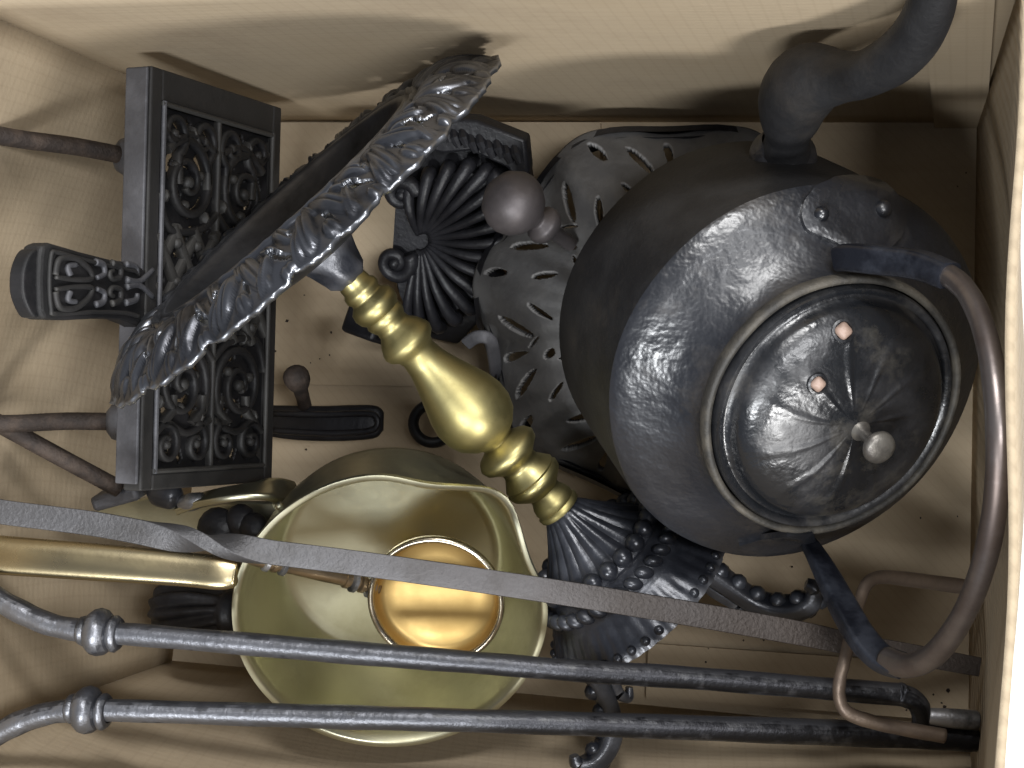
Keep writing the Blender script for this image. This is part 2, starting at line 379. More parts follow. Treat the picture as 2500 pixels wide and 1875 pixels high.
# ------------------------------------------------------------------ kettle
KC = Vector((.1836, .0209, .2000)); KA = Vector((.5245, -.3996, .752)).normalized()
KM = frame(KC, KA, Vector((1, 0, 0)))
KR = .1106
ket = thing('iron_kettle', KC-KA*.13*KR/.117, 'large black iron kettle leaning over in the right half of the box', 'kettle')
k = KR/.117
side = [(0, -.124), (.09, -.124), (.1055, -.120), (.1125, -.109), (.1150, -.07), (.1168, -.03), (.1178, -.009), (.1175, -.0035)]
def kdent(t, i, r, z):
    return r*(1+.004*math.sin(3*t+z*20)+.003*math.sin(7*t+1)), z
body = lathe([(r*k, z*k) for r, z in side], 96, KM, kdent)
ko = part('body', body, M_KSIDE, ket, angle=60)
shp = [(.1175, -.0035), (.1150, .0005), (.1070, .0060), (.096, .0135), (.0875, .0205), (.0820, .0270), (.0788, .0325), (.0784, .035)]
sh = lathe([(r*k, z*k) for r, z in shp], 96, KM, kdent)
so = part('shoulder', sh, M_KETTLE, ket, angle=60)
rimg = lathe([(r*k, z*k) for r, z in [(.0784, .034), (.0790, .0365), (.0787, .0405), (.0772, .042), (.0750, .0415), (.0742, .039), (.0738, .029)]], 96, KM, kdent)
part('lid_seat', rimg, M_RIM, ket, angle=60)
# lid with faint embossed star
prof = [(.0730, .032), (.0733, .041), (.0720, .0435), (.0696, .0432), (.0678, .0408), (.066, .0412), (.064, .0445)]
for i in range(1, 15):
    a = i/14*PI/2; prof.append((.064*math.cos(a), .0445+.0195*math.sin(a)**.92))
prof[-1] = (0, .064)
def emb(t, i, r, z):
    q = r/k
    e = 0
    if .012 < q < .058:
        wgt = math.sin(PI*(q-.012)/.046)
        e = .0015*wgt*(max(0, math.cos(11*t+25*q))**5-.5*max(0, math.cos(11*t+1.5-14*q))**6)
    return r*(1+.003*math.sin(2*t)), z+e*k
TILT = Matrix.Translation(Vector((0, 0, .035*k))) @ Matrix.Rotation(math.radians(1.6), 4, 'Y') @ Matrix.Translation(Vector((0, 0, -.035*k)))
lid = part('lid', lathe([(r*k, z*k) for r, z in prof], 144, KM @ TILT, emb), M_LID, ket, angle=60)
KOFF = Matrix.Translation(Vector((.004*k, -.004*k, 0)))
part('knob', lathe([(r*k, z*k) for r, z in [(0, .0625), (.0062, .0632), (.0048, .0655), (.0034, .068), (.0032, .0785), (.0042, .0805), (.0080, .0816), (.0093, .0838), (.0088, .0862), (.0060, .0878), (0, .0884)]], 28, KM @ KOFF), M_KNOBSTEEL, lid, angle=70)
def bvh(geo): return BVHTree.FromPolygons([Vector(v) for v in geo[0]], [tuple(f) for f in geo[1]])
KB = bvh(cat(body, sh, rimg)); LB = bvh(lathe([(r*k, z*k) for r, z in prof], 144, KM @ TILT, emb))
def hit(tree, vx, vy):
    r = tree.ray_cast(CAMP, ray(vx, vy).normalized())
    if r[0] is None: r = tree.find_nearest(P(vx, vy, .23))
    n = r[1]
    if n.dot(ray(vx, vy)) > 0: n = -n
    return r[0], n
def patch(tree, outline, off, rings=5):
    c = (sum(p[0] for p in outline)/len(outline), sum(p[1] for p in outline)/len(outline)); n = len(outline); V, F = [], []
    h, nn = hit(tree, *c); V.append(h+nn*off)
    for j in range(1, rings+1):
        for p in outline:
            q = (c[0]+(p[0]-c[0])*j/rings, c[1]+(p[1]-c[1])*j/rings); h, nn = hit(tree, *q); V.append(h+nn*off*(1 if j < rings else .72))
    for p in outline:
        h, nn = hit(tree, c[0]+(p[0]-c[0])*1.012, c[1]+(p[1]-c[1])*1.012); V.append(h-nn*.001)
    for i in range(n): F.append((0, 1+i, 1+(i+1) % n))
    for j in range(rings):
        for i in range(n):
            i2 = (i+1) % n; F.append((1+j*n+i, 1+j*n+i2, 1+(j+1)*n+i2, 1+(j+1)*n+i))
    return V, F
out = [(1728, 470), (1733, 438), (1757, 410), (1800, 393), (1850, 389), (1897, 399), (1932, 427), (1948, 470), (1944, 505), (1925, 530), (1900, 552), (1860, 560), (1828, 548), (1800, 526), (1765, 512), (1738, 496)]
out = [tuple(p) for p in catmull(out+[out[0]], 3)[:-1]]
lug = part('handle_lug', patch(KB, out, .0042), M_KETTLE, ket, angle=50)
for (a, b, r) in ((1767, 467, 17), (1897, 456, 20)):
    h, n = hit(KB, a, b)
    part('rivet', lathe([(px(r, h), 0), (px(r, h)*.95, .0022), (px(r, h)*.6, .0042), (0, .0052)], 20, frame(h+n*.0035, n, Vector((1, 0, 0)))), M_KETTLE, lug)
out = [(1596, 1172), (1640, 1158), (1700, 1150), (1752, 1148), (1760, 1165), (1730, 1182), (1690, 1186), (1640, 1190), (1605, 1188)]
try:
    lug2 = part('handle_lug', patch(KB, out, .0035, 4), M_KETTLE, ket, angle=50)
except Exception as e:
    print('lug2', e)
for (a, b, r) in ((1821, 715, 18), (1766, 829, 16)):
    h, n = hit(LB, a, b); R_ = px(r, h)
    part('stud', lathe([(R_, -.001), (R_, .0012), (R_*.8, .0026), (R_*.4, .0034), (0, .0036)], 20, frame(h, n, Vector((1, 0, 0))), lambda t, i, q, z: (q*(1+.10*math.cos(4*t)), z)), M_STUD, lid)
    part('stud_seat', lathe([(R_*1.55, -.0008), (R_*1.45, .0010), (R_*1.15, .0014), (R_*1.02, .0004)], 20, frame(h, n, Vector((1, 0, 0)))), M_LID, lid)
# spout
SP = [(1693, 365, .192, 66), (1698, 320, .204, 52), (1702, 290, .214, 50), (1708, 250, .227, 68), (1720, 205, .241, 80), (1752, 172, .257, 80), (1815, 166, .274, 58), (1868, 160, .290, 52), (1930, 128, .306, 56), (1978, 80, .322, 56), (2008, 20, .338, 54), (2022, -45, .355, 50), (2028, -120, .372, 48)]
part('spout', ptube(SP, 6, n=24), M_KSIDE, ket, angle=180)
h, n = hit(KB, 1705, 345)
sd = (P(1700, 290, .21)-P(1693, 340, .196)).normalized()
part('spout_collar', lathe([(px(72, h), -.012), (px(74, h), -.004), (px(70, h), .0), (px(56, h), .003), (px(50, h), .008)], 32, frame(P(1693, 325, .199), sd, Vector((1, 0, 0)))), M_KETTLE, ket)
# bail handle: flat strap, round rod, flat strap
BA = [(1838, 556, .262, 27), (1900, 562, .270, 28), (1985, 572, .283, 28), (2050, 596, .296, 26), (2096, 642, .310, 25), (2130, 728, .326, 26), (2150, 840, .338, 27), (2156, 960, .342, 27), (2150, 1090, .335, 27), (2124, 1220, .318, 27), (2080, 1330, .296, 26), (2022, 1410, .272, 27), (1965, 1438, .254, 27), (1915, 1425, .240, 28)]
SB = [(1950, 1438, .2475, 28), (1905, 1422, .237, 30), (1862, 1378, .225, 31), (1825, 1316, .209, 30), (1790, 1248, .190, 26), (1758, 1190, .172, 20), (1735, 1158, .16, 16)]
part('bail', ptube(BA, 8, n=20, wob=.02), M_BAIL, ket, angle=180)
q = catmull(SB, 6); W = [P(a, b, c) for a, b, c, r in q]
part('strap', sweep(W, [(px(r[3], p), px(r[3]*.62, p)) for r, p in zip(q, W)], sec=rrect(1, 1, .35), up=Vector((.55, .25, 1)).normalized()), M_STRAP, ket, angle=50, label='flat blue-black strap end of the handle')
q = catmull([(1815, 560, .258, 27)]+[(a, b, c, r+3) for a, b, c, r in BA[:4]], 6); W = [P(a, b, c) for a, b, c, r in q]
part('strap', sweep(W, [(px(r[3], p), px(r[3], p)) for r, p in zip(q, W)], sec=rrect(1, 1, .4)), M_STRAP, ket, angle=50)

# ------------------------------------------------------------------ grey pierced trivet under the kettle
TC = P(1450, 690, .070); TN = Vector((.22, -.16, .96)).normalized(); TM = frame(TC, TN, Vector((-1, .2, 0)))
tri = thing('pierced_trivet', (TC.x, TC.y, 0), 'dull grey pierced cast metal trivet squashed beneath the kettle', 'trivet')
TRR = .123
def tfn(r, t):
    l = 7
    R = TRR*r*(1+.055*r*r*math.cos(l*t))
    z = .040*(1-r**1.5)-.026*(max(0, r-.66)/.34)**1.4+.007*r*math.cos(l*t)*math.sin(PI*min(1, r))+.0016*math.sin(2*l*t+7*r)*r*r+.0012*math.sin(31*t)*r
    return (R*math.cos(t), R*math.sin(t), z)
def tmask(r, t):
    u = (t*7/TAU) % 1-.5
    for (uc, rc, ur, rr, sl) in ((.0, .86, .045*max(.2, (r-.72)*4), .085, .2), (.20, .83, .04, .075, .9), (-.22, .80, .045, .085, -.7), (.34, .68, .03, .05, .9), (-.36, .66, .035, .06, -.9), (.02, .66, .04, .035, .6), (.12, .58, .025, .04, -1), (.45, .90, .032, .05, .5), (-.10, .73, .02, .04, 1.4)):
        du = u-uc-sl*(r-rc); 
        if (du/ur)**2+((r-rc)/rr)**2 < 1: return False
    return True
part('pierced_top', polar([.03]+lin(.1, 1, 110), 1120, tfn, tmask, TM), M_TRIVET, tri, angle=180, solid=.004)
part('base_ring', lathe([(TRR*1.0, -.018), (TRR*1.03, -.024), (TRR*1.01, -.036), (TRR*.95, -.038), (TRR*.93, -.028), (TRR*.97, -.018)], 90, TM, lambda t, i, r, z: (r*(1+.03*math.cos(7*t)), z)), M_BLACK, tri)
KB2 = P(1108, 438, .15); kd = (P(1190, 497, .125)-KB2).normalized()
kr = px(72, KB2); f2 = frame(KB2, -kd, Vector((0, 0, 1)))
part('round_knob', lathe([(0, kr*.86), (kr*.45, kr*.80), (kr*.78, kr*.56), (kr*.97, kr*.2), (kr, -.05*kr), (kr*.93, -.35*kr), (kr*.72, -.66*kr), (kr*.45, -.86*kr), (kr*.30, -1.0*kr), (kr*.33, -1.1*kr), (kr*.56, -1.2*kr), (kr*.60, -1.4*kr), (kr*.5, -1.6*kr), (kr*.25, -1.7*kr), (kr*.22, -2.6*kr), (0, -2.6*kr)], 40, f2), M_BROWNK, tri, angle=80, label='smooth brown-grey round knob')
part('foot', cat(sweep([P(a, b, c) for a, b, c, r in catmull([(1008, 742, .10, 1), (1030, 728, .105, 1), (1056, 732, .102, 1), (1066, 762, .09, 1), (1072, 815, .06, 1), (1074, 850, .02, 1)], 5)], [(.0042, .0022)]*26, sec=rrect(1, 1, .5), up=Vector((.5, -.1, 1)))), M_EDGE, tri, angle=60)

# ------------------------------------------------------------------ cast iron shell bracket
A_, B_, C_ = P(930, 262, .115), P(1138, 330, .105), P(900, 745, .035)
SN = (B_-A_).cross(C_-A_).normalized(); SN = SN if SN.z > 0 else -SN
she = thing('shell_bracket', (P(960, 520, .0).x, P(960, 520, 0).y, 0), 'black cast iron bracket with fanned shell flutes behind the brass stem', 'bracket')
def sp(vx, vy, h=0): return onplane(vx, vy, A_, SN)+SN*h
def fan(pts): return [sp(a, b) for a, b in pts]
part('border', prism(fan([(905, 318), (935, 250), (1030, 258), (1136, 300), (1143, 372), (1122, 402), (1098, 362), (1020, 325), (960, 330)]), SN, -.012, .002), M_BLACK, she, bevel=.002, smooth=True)
for i in range(9):
    a = i/8; c = sp(968+150*a, 282+46*a+(6 if i % 2 else 0), .003)
    part('bead', sweep([c-SN*.002-(B_-A_).normalized()*.003+Vector((0, .006, 0)), c+SN*.001, c-SN*.002+(B_-A_).normalized()*.002-Vector((0, .006, 0))], [.0022, .0034, .0022], n=8), M_BLACK, she)
hub = (905, 520)
ends = [(885, 405), (925, 385), (965, 372), (1005, 368), (1042, 378), (1068, 405), (1082, 440), (1090, 478), (1090, 517), (1082, 556), (1066, 595), (1042, 630), (1012, 660), (978, 682), (945, 698), (912, 702), (882, 692)]
for i, (a, b) in enumerate(ends):
    p0 = sp(hub[0]+(a-hub[0])*.12, hub[1]+(b-hub[1])*.12, 0); p1 = sp(hub[0]+(a-hub[0])*.6, hub[1]+(b-hub[1])*.6, .007); p2 = sp(a, b, .003); p3 = sp(hub[0]+(a-hub[0])*1.06, hub[1]+(b-hub[1])*1.06, -.004)
    q = [Vector(v) for v in catmull([p0, p1, p2, p3], 5)]
    part('flute', sweep(q, [.0016+.0040*(j/(len(q)-1))**.8 for j in range(len(q)-1)]+[.002], n=10), M_BLACK, she, angle=180)
part('backing', prism(fan([(hub[0]+(a-hub[0])*.97, hub[1]+(b-hub[1])*.97) for a, b in ends]+[(862, 640), (845, 560), (852, 450)]), SN, -.009, -.002), M_BLACK, she)
part('back_plate', prism(fan([(850, 395), (925, 300), (1128, 335), (1132, 420), (1075, 560), (1045, 690), (975, 765), (885, 745), (842, 640), (836, 500)]), SN, -.022, -.014), M_BLACK, she, bevel=.002, smooth=False)
exv = (sp(900, 400)-sp(860, 400)).normalized(); eyv = SN.cross(exv)
for (a, b, r, hd, a0) in ((872, 415, 36, 1, 0), (858, 562, 40, -1, .5), (1100, 400, 34, 1, 2.0), (1065, 690, 26, 1, 1)):
    c = sp(a, b, .004); R_ = px(r, c)
    part('scroll', sweep(spiral(c, exv, eyv, R_, 1.35, a0, hd, 30, .2), [.0052-.0022*i/29 for i in range(30)], n=10), M_BLACK, she, angle=180)
    part('scroll_eye', ball(c+SN*.001, R_*.34, 12, 6), M_BLACK, she)
c = P(815, 690, .05)
part('foot', boxg(px(46, c), px(48, c), .018, frame(c, Vector((-.25, .1, 1)), Vector((.96, -.28, 0)))), M_BLACK, she, bevel=.003)
part('foot', boxg(.008, .012, .04, frame(P(1095, 345, .05), Vector((0, 0, 1)), Vector((1, .2, 0)))), M_BLACK, she, bevel=.003)

# ------------------------------------------------------------------ pierced iron grate with paddle handle and legs
GZL, GZR = .235, .090
ga, gb, gc, gd = P(333, 143, GZL), P(300, 1062, GZL), P(582, 1040, GZR), P(615, 235, GZR)
GO = (ga+gb+gc+gd)/4; GN = (gc-ga).cross(gd-gb).normalized(); GN = GN if GN.z > 0 else -GN
GX = ((gd-ga)+(gc-gb)).normalized(); GX = (GX-GN*GX.dot(GN)).normalized(); GY = GN.cross(GX)
GW = ((gd-ga).length+(gc-gb).length)/4; GL = ((ga-gb).length+(gd-gc).length)/4
gra = thing('pierced_grate', (GO.x, GO.y, 0), 'black rectangular pierced iron grate with paddle handle, propped on its edge', 'grate')
def gp(x, y, h=0): return GO+GX*x+GY*y+GN*h
GT = .013
def gbar(name, x0, x1, y0, y1, h0, h1, m=M_GRATE, bv=.0012):
    return part(name, prism([gp(x0, y0), gp(x1, y0), gp(x1, y1), gp(x0, y1)], GN, h0, h1), m, gra, bevel=bv, smooth=False)
fw = .020
gbar('frame_rail', -GW, -GW+fw*.55, -GL, GL, -GT, 0); gbar('frame_rail', GW-fw*.5, GW, -GL, GL, -GT, 0)
gbar('frame_rail', -GW+fw*.55, GW-fw*.5, GL-fw*.95, GL, -GT, 0); gbar('frame_rail', -GW+fw*.55, GW-fw*.5, -GL, -GL+fw*.5, -GT, 0)
part('lit_grey_edge', prism([gp(-GW-.0006, -GL+.004), gp(-GW-.0006, GL-.0005), gp(-GW-.0028, GL-.001), gp(-GW-.0028, -GL+.004)], GN, -GT-.004, -.0012), M_EDGE, gra, bevel=.001, smooth=False, label='thick edge of the plate, its lit grey painted on')  # black plate's side coloured grey as the light shows it
ix0, ix1, iy0, iy1 = -GW+fw*.55, GW-fw*.5, -GL+fw*.5, GL-fw*.95
for x in (ix0+.0015, ix1-.0015):
    part('bead_line', sweep([gp(x, iy0, .0006), gp(x, iy1, .0006)], .0016, n=8), M_EDGE if x < 0 else M_GRATE, gra)
for y in (iy0+.0015, iy1-.0015):
    part('bead_line', sweep([gp(ix0, y, .0004), gp(ix1, y, .0004)], .0016, n=8), M_GRATE, gra)
IW = (ix1-ix0)/2; ICX = (ix0+ix1)/2
SEC = rrect(1, 1, .6, 2)
def scr(pts, r=.0026, r1=None):
    n = len(pts); r1 = r1 or r
    part('scroll', sweep(pts, [((r+(r1-r)*i/(n-1))*.95, .0034) for i in range(n)], sec=SEC, up=GN), M_GRATE, gra, angle=60)
def ghole(x, y):
    """True where the panel is cut through"""
    u = (x-ICX)/IW; v = y
    if abs(y) < .036:
        a = ((x-ICX)+y*.85)/.0150; b_ = ((x-ICX)-y*.85)/.0150
        fa, fb = a % 1, b_ % 1
        return .24 < fa < .76 and .30 < fb < .70 and abs(u) < .93
    sg = 1 if y > 0 else -1
    cye = GL-fw*(.95 if sg > 0 else .5)-.017
    for j in range(4):
        cx = ICX+IW*(-.75+.5*j); dx, dy = x-cx, abs(y)-cye; r = math.hypot(dx, dy)/(IW*.215); an = math.atan2(dy, dx*(1 if j < 2 else -1))
        if .42 < r < .80 and -.9 < an < 1.5: return True
        if .95 < r < 1.35 and 2.3 < abs(an): return abs(an-2.7) < .25
        if (dx/.0032)**2+((dy+.024)/.0055)**2 < 1: return True
    for sx in (-1, 1):
        cx = ICX+sx*IW*.5; dx, dy = (x-cx)*sx, abs(y)-.062; r = math.hypot(dx, dy)/(IW*.44); an = math.atan2(dy, dx)
        if .62 < r < .84 and (.2 < an < 1.25 or -2.8 < an < -1.7 or 2.1 < an < 2.9): return True
        if .30 < r < .46 and (1.2 < an < 2.6 or -1.2 < an < .2): return True
        if ((dx-IW*.40)/.0040)**2+((dy-.026)/.0042)**2 < 1 or ((dx+IW*.42)/.0030)**2+((dy+.022)/.0060)**2 < 1: return True
    return False
NXg, NYg = 116, 270
Vg = [gp(ix0-.001+(ix1-ix0+.002)*i/NXg, iy0-.001+(iy1-iy0+.002)*j/NYg, -.0055) for j in range(NYg+1) for i in range(NXg+1)]
Fg = []
for j in range(NYg):
    for i in range(NXg):
        if not ghole(ix0+(ix1-ix0)*(i+.5)/NXg, iy0+(iy1-iy0)*(j+.5)/NYg):
            k_ = j*(NXg+1)+i; Fg.append((k_, k_+1, k_+NXg+2, k_+NXg+1))
us = sorted({i for f in Fg for i in f}); mp_ = {a: b for b, a in enumerate(us)}
part('pierced_panel', ([Vg[i] for i in us], [tuple(mp_[i] for i in f) for f in Fg]), M_GRATEP, gra, angle=180, solid=.003)
for sgn in (1, -1):
    # row of four C scrolls at the end
    for j in range(4):
        cx = ICX+IW*(-.75+.5*j); cy = sgn*(GL-fw*(.95 if sgn > 0 else .5)-.017)
        c = gp(cx, cy, -.003); hd = (1 if j < 2 else -1)*sgn
        pts = spiral(c, GX, GY, IW*.215, 1.15, (-PI/2 if sgn > 0 else PI/2)+(.4 if j < 2 else -.4), hd, 24, .25)
        st = [gp(cx+(IW*.10 if j < 2 else -IW*.10), cy-sgn*.030, -.003), gp(cx+(IW*.09 if j < 2 else -IW*.09), cy-sgn*.020, -.003)]
        scr(st+pts, .0030, .0018)
        part('scroll_eye', ball(gp(cx, cy, -.002), .0032, 10, 6), M_GRATE, gra)
    # central stem and leaves
    yb = sgn*(GL-fw*.95-.045)
    scr([gp(ICX, sgn*(GL-fw*(.95 if sgn > 0 else .5)), -.003), gp(ICX, yb, -.003), gp(ICX, sgn*.020, -.003)], .0020)
    # two big round scrolls
    for sx in (-1, 1):
        cx = ICX+sx*IW*.5; cy = sgn*.062
        c = gp(cx, cy, -.003)
        scr(spiral(c, GX, GY, IW*.44, 1.75, PI/2*sgn-sx*.9, sx*sgn, 42, .16), .0032, .0020)
        part('scroll_eye', ball(gp(cx, cy, -.002), .0042, 10, 6), M_GRATE, gra)
        scr([Vector(v) for v in catmull([gp(ICX+sx*IW*.95, cy+sgn*.030, -.003), gp(ICX+sx*IW*.75, cy+sgn*.024, -.003), gp(ICX+sx*IW*.42, cy+sgn*.030, -.003), gp(ICX+sx*.002, cy+sgn*.022, -.003)], 5)], .0026)
        scr([Vector(v) for v in catmull([gp(ICX+sx*IW*.98, cy-sgn*.010, -.003), gp(ICX+sx*IW*.80, cy-sgn*.030, -.003), gp(ICX+sx*IW*.30, cy-sgn*.028, -.003), gp(ICX, cy-sgn*.016, -.003)], 5)], .0026)
        for q in range(3):
            a = q*TAU/3+.4
            part('leaf', ball(gp(cx+math.cos(a+1)*IW*.40, cy+math.sin(a+1)*IW*.50, -.004), .0052, 8, 5, .6), M_GRATE, gra)
            part('leaf', ball(gp(cx+math.cos(a)*IW*.23, cy+math.sin(a)*IW*.23, -.003), .0036, 8, 5), M_GRATE, gra)
# diagonal lattice in the middle
ly = .034
for j in range(-3, 4):
    for sl in (1, -1):
        x0 = ICX+j*IW*.34; pts = []
        a = (x0-sl*ly*.72, -ly); b = (x0+sl*ly*.72, ly)
        # clip to opening
        def clip(a, b):
            (ax, ay), (bx, by) = a, b
            t0, t1 = 0, 1
            for lo, hi, s, e in ((ix0, ix1, ax, bx),):
                for lim, sg in ((lo, 1), (hi, -1)):
                    ds, de = sg*(s-lim), sg*(e-lim)
                    if ds < 0 and de < 0: return None
                    if ds < 0: t0 = max(t0, ds/(ds-de))
                    elif de < 0: t1 = min(t1, ds/(ds-de))
            return (ax+(bx-ax)*t0, ay+(by-ay)*t0), (ax+(bx-ax)*t1, ay+(by-ay)*t1)
        r = clip(a, b)
        if r and abs(r[0][1]-r[1][1]) > .006:
            part('lattice_bar', sweep([gp(*r[0], -.003-.0006*(sl > 0)), gp(*r[1], -.003-.0006*(sl > 0))], (.0032, .0036), sec=SEC, up=GN), M_GRATE, gra)
for j in range(-2, 3):
    for i in (-1, 0, 1):
        part('lattice_boss', ball(gp(ICX+j*IW*.34, i*.0235, -.001), .0036, 10, 5), M_GRATE, gra)
# paddle handle in the plate's plane
hp = [(334, 582), (312, 578), (292, 567), (250, 562), (180, 544), (112, 524), (96, 530), (92, 556), (90, 610), (92, 672), (100, 690), (150, 692), (220, 688), (268, 690), (300, 702), (322, 716)]
hpl = [onplane(a, b, GO, GN) for a, b in hp]
hd = part('paddle_handle', prism(hpl, GN, -GT-.002, -.001), M_GRATE, gra, bevel=.0022, smooth=False)
cap = [(104, 542), (88, 538), (74, 556), (64, 590), (64, 632), (74, 664), (88, 686), (104, 684)]
part('handle_cap', prism([onplane(a, b, GO, GN) for a, b in catmull(cap, 3)], GN, -GT-.001, -.004), M_GRATE, hd, bevel=.0035, bseg=3, smooth=False)
def hpp(a, b, h=.0): return onplane(a, b, GO, GN)+GN*h
rim = [(300, 592), (285, 584), (240, 576), (176, 560), (122, 545), (110, 552), (106, 610), (110, 668), (120, 678), (200, 674), (268, 676), (300, 684)]
part('handle_rim', sweep([Vector(v) for v in catmull([hpp(a, b, .0002) for a, b in rim], 4)], .0013, n=8), M_GRATE, hd, angle=180)
for sy in (-1, 1):
    cy = 612
    def hh(a, b): return hpp(a, cy+sy*b, .0002)
    for pts in ([(118, 18), (128, 52), (160, 54), (190, 32), (196, 10), (160, 8), (118, 14)], [(150, 18), (146, 36), (164, 40)], [(205, 46), (222, 40), (224, 20), (208, 12)], [(240, 44), (258, 36), (258, 14), (242, 10), (236, 22), (244, 28)], [(270, 42), (292, 36), (296, 22)], [(272, 8), (300, 4), (330, 30)]):
        q = [Vector(v) for v in catmull([hh(a, b) for a, b in pts], 5)]
        part('scroll', sweep(q, [.0022-.0008*i/len(q) for i in range(len(q))], n=8), M_EDGE if len(pts) < 5 else M_GRATE, hd, angle=180)
# legs
for (a, b, z, c, d_, z2) in ((272, 337, .205, -90, 276, .30), (252, 911, .205, -90, 914, .245)):
    p0 = P(a, b, z); p1 = P(c, d_, z2); t = (p1-p0).normalized()
    lg = part('leg', sweep([Vector(v) for v in catmull([p0+t*.0, p0.lerp(p1, .33)+Vector((0, .0006, 0)), p0.lerp(p1, .66)-Vector((0, .0006, 0)), p1], 5)], px(19, p0), n=14), M_RUST, gra)
    part('boss', lathe([(.0125, .006), (.0125, 0), (.0105, -.005), (.0062, -.008), (0, -.008)], 24, frame(p0-t*.002, -t, Vector((0, 0, 1)))), M_EDGE, lg)

# ------------------------------------------------------------------ brass stemmed stand with ornate iron dish
ZA, ZB = .24, .147
SA, SB_ = P(700, 540, ZA), P(1205, 1095, ZB)
SU = (SA-SB_).normalized(); SL = (SA-SB_).length
sta = thing('pedestal_stand', (SB_.x, SB_.y, 0), 'tall stand with ornate black dish on a turned brass stem, lying aslant', 'stand')
SMX = SU.cross(Vector((0, 0, 1))).normalized(); SMX = SMX if SMX.x > 0 else -SMX
FS = frame(SA, -SU, SMX)        # local z runs down the stem away from the dish
def sx_(s): return SL*s/750
def rad(r, s): return r*(dep(SA)+(dep(SB_)-dep(SA))*s/750)/3514.7
stem = [(0, 70), (33, 72), (36, 92), (36, 100), (42, 108), (43, 118), (38, 126), (40, 132), (52, 142), (55, 156), (51, 170), (44, 178), (47, 186), (44, 196), (38, 206), (40, 218), (52, 232), (61, 250), (63, 258), (58, 270), (46, 280), (42, 292), (46, 320), (56, 352), (70, 390), (83, 425), (89, 455), (87, 485), (76, 512), (56, 533), (40, 543), (38, 549), (46, 556), (66, 567), (73, 579), (69, 592), (54, 604), (44, 614), (45, 626), (58, 644), (64, 652), (62, 657), (67, 664), (64, 676), (50, 690), (38, 700), (38, 709), (45, 722), (48, 734), (46, 742), (51, 748), (50, 756), (0, 757)]
part('stem', lathe([(rad(r, s), sx_(s)) for r, s in stem], 56, FS), M_BRASS, sta, angle=50, label='turned satin brass baluster stem')
part('collar', lathe([(rad(r, s), sx_(s)) for r, s in [(0, -40), (58, -40), (66, 10), (58, 30), (52, 50), (48, 70), (34, 84), (0, 84)]], 40, FS, lambda t, i, r, z: (r*(1+.05*math.sin(6*t+i)), z)), M_BASE, sta, angle=180)
# dish
DCen = SA+SU*px(118, SA)
FD = frame(DCen, SU, SMX)
DR = px(548, SA)
NL = 15
def dprof(r):
    if r < .60: return -.030*(1-(r/.60)**3)*1.0
    if r < .66: return .004*math.sin(PI*(r-.60)/.06)
    return -.27*(r-.66)*DR+.006*math.sin(PI*(r-.66)/.34)
LOBES = [(.13, .52, .12, .40, .30, .0052), (.27, .72, .07, .22, -.5, .0045), (.38, .48, .06, .20, .6, .004), (.56, .34, .10, .26, .35, .005), (.66, .74, .08, .22, -.45, .0048), (.80, .62, .11, .32, -.30, .0055), (.93, .30, .06, .20, .2, .004), (.47, .17, .06, .13, 0, .0036), (.47, .92, .09, .09, 0, .0032), (.97, .86, .08, .12, 0, .0035)]
def relief(r, t):
    if r < .665: return 0
    q = (r-.665)/.335; u = (t*NL/TAU) % 1; e = 0
    for (uc, qc, ur, qr, sl, h) in LOBES:
        du = (u-uc-sl*(q-qc)+.5) % 1-.5
        d = (du/ur)**2+((q-qc)/qr)**2
        if d < 1: e = max(e, h*math.sqrt(1-d)*(1-.35*math.exp(-(du/ur/.16)**2)))
    e = max(e, .0045*math.exp(-((q-.04)/.035)**2))
    return e+.0004*math.sin(40*t+9*q)
def dfn(r, t):
    R = DR*r
    if r > .9:
        u = (t*NL/TAU) % 1
        R *= 1+(r-.9)/.1*(.020*abs(math.sin(PI*2*u))-.012+.010*math.cos(TAU*u)+.006*math.sin(TAU*5*u))
    return (R*math.cos(t), R*math.sin(t), dprof(r)+relief(r, t))
def dmask(r, t):
    u = (t*NL/TAU) % 1; q = (r-.665)/.335
    for (uc, qc, ur, qr, sl) in ((.45, .64, .05, .13, .7), (.70, .44, .035, .12, -.5), (.02, .66, .03, .11, .3)):
        du = u-uc-sl*(q-qc)
        if (du/ur)**2+((q-qc)/qr)**2 < 1: return False
    return True
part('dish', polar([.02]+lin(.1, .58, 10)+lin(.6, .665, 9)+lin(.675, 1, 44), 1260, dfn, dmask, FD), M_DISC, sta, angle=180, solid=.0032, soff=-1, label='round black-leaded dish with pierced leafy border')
# iron base
FB = frame(SB_, -SU, SMX)
def bpx(r): return r*(dep(SB_)+.02)/3514.7
bprof = [(0, 2), (40, 2), (44, 14), (56, 34), (76, 62), (100, 92), (122, 116), (146, 132), (152, 142), (148, 150), (158, 158), (172, 168), (178, 180), (176, 190), (182, 202), (194, 220), (208, 240), (220, 256), (228, 268), (230, 278), (220, 284), (180, 278)]
def bfl(t, i, r, z):
    if 2 < i < 7: r = r*(1+.075*abs(math.sin(10*t))-.03)
    if 14 < i < 20: r = r*(1+.016*abs(math.sin(23*t)))
    return r, z
bse = part('base', lathe([(bpx(r), bpx(s)) for r, s in bprof], 240, FB, bfl), M_BASE, sta, angle=50, label='fluted bell-shaped iron base')
bd = meshdata('bead', ball(Vector((0, 0, 0)), bpx(21), 14, 8), M_BEAD, 180)
for i in range(22):
    t = TAU*i/22; inst('bead', bd, FB @ Matrix.Translation(Vector((bpx(143)*math.cos(t), bpx(143)*math.sin(t), bpx(128)))), bse)
rp = meshdata('rope_bead', ball(Vector((0, 0, 0)), bpx(17), 12, 8, 1.0), M_BEAD, 180)
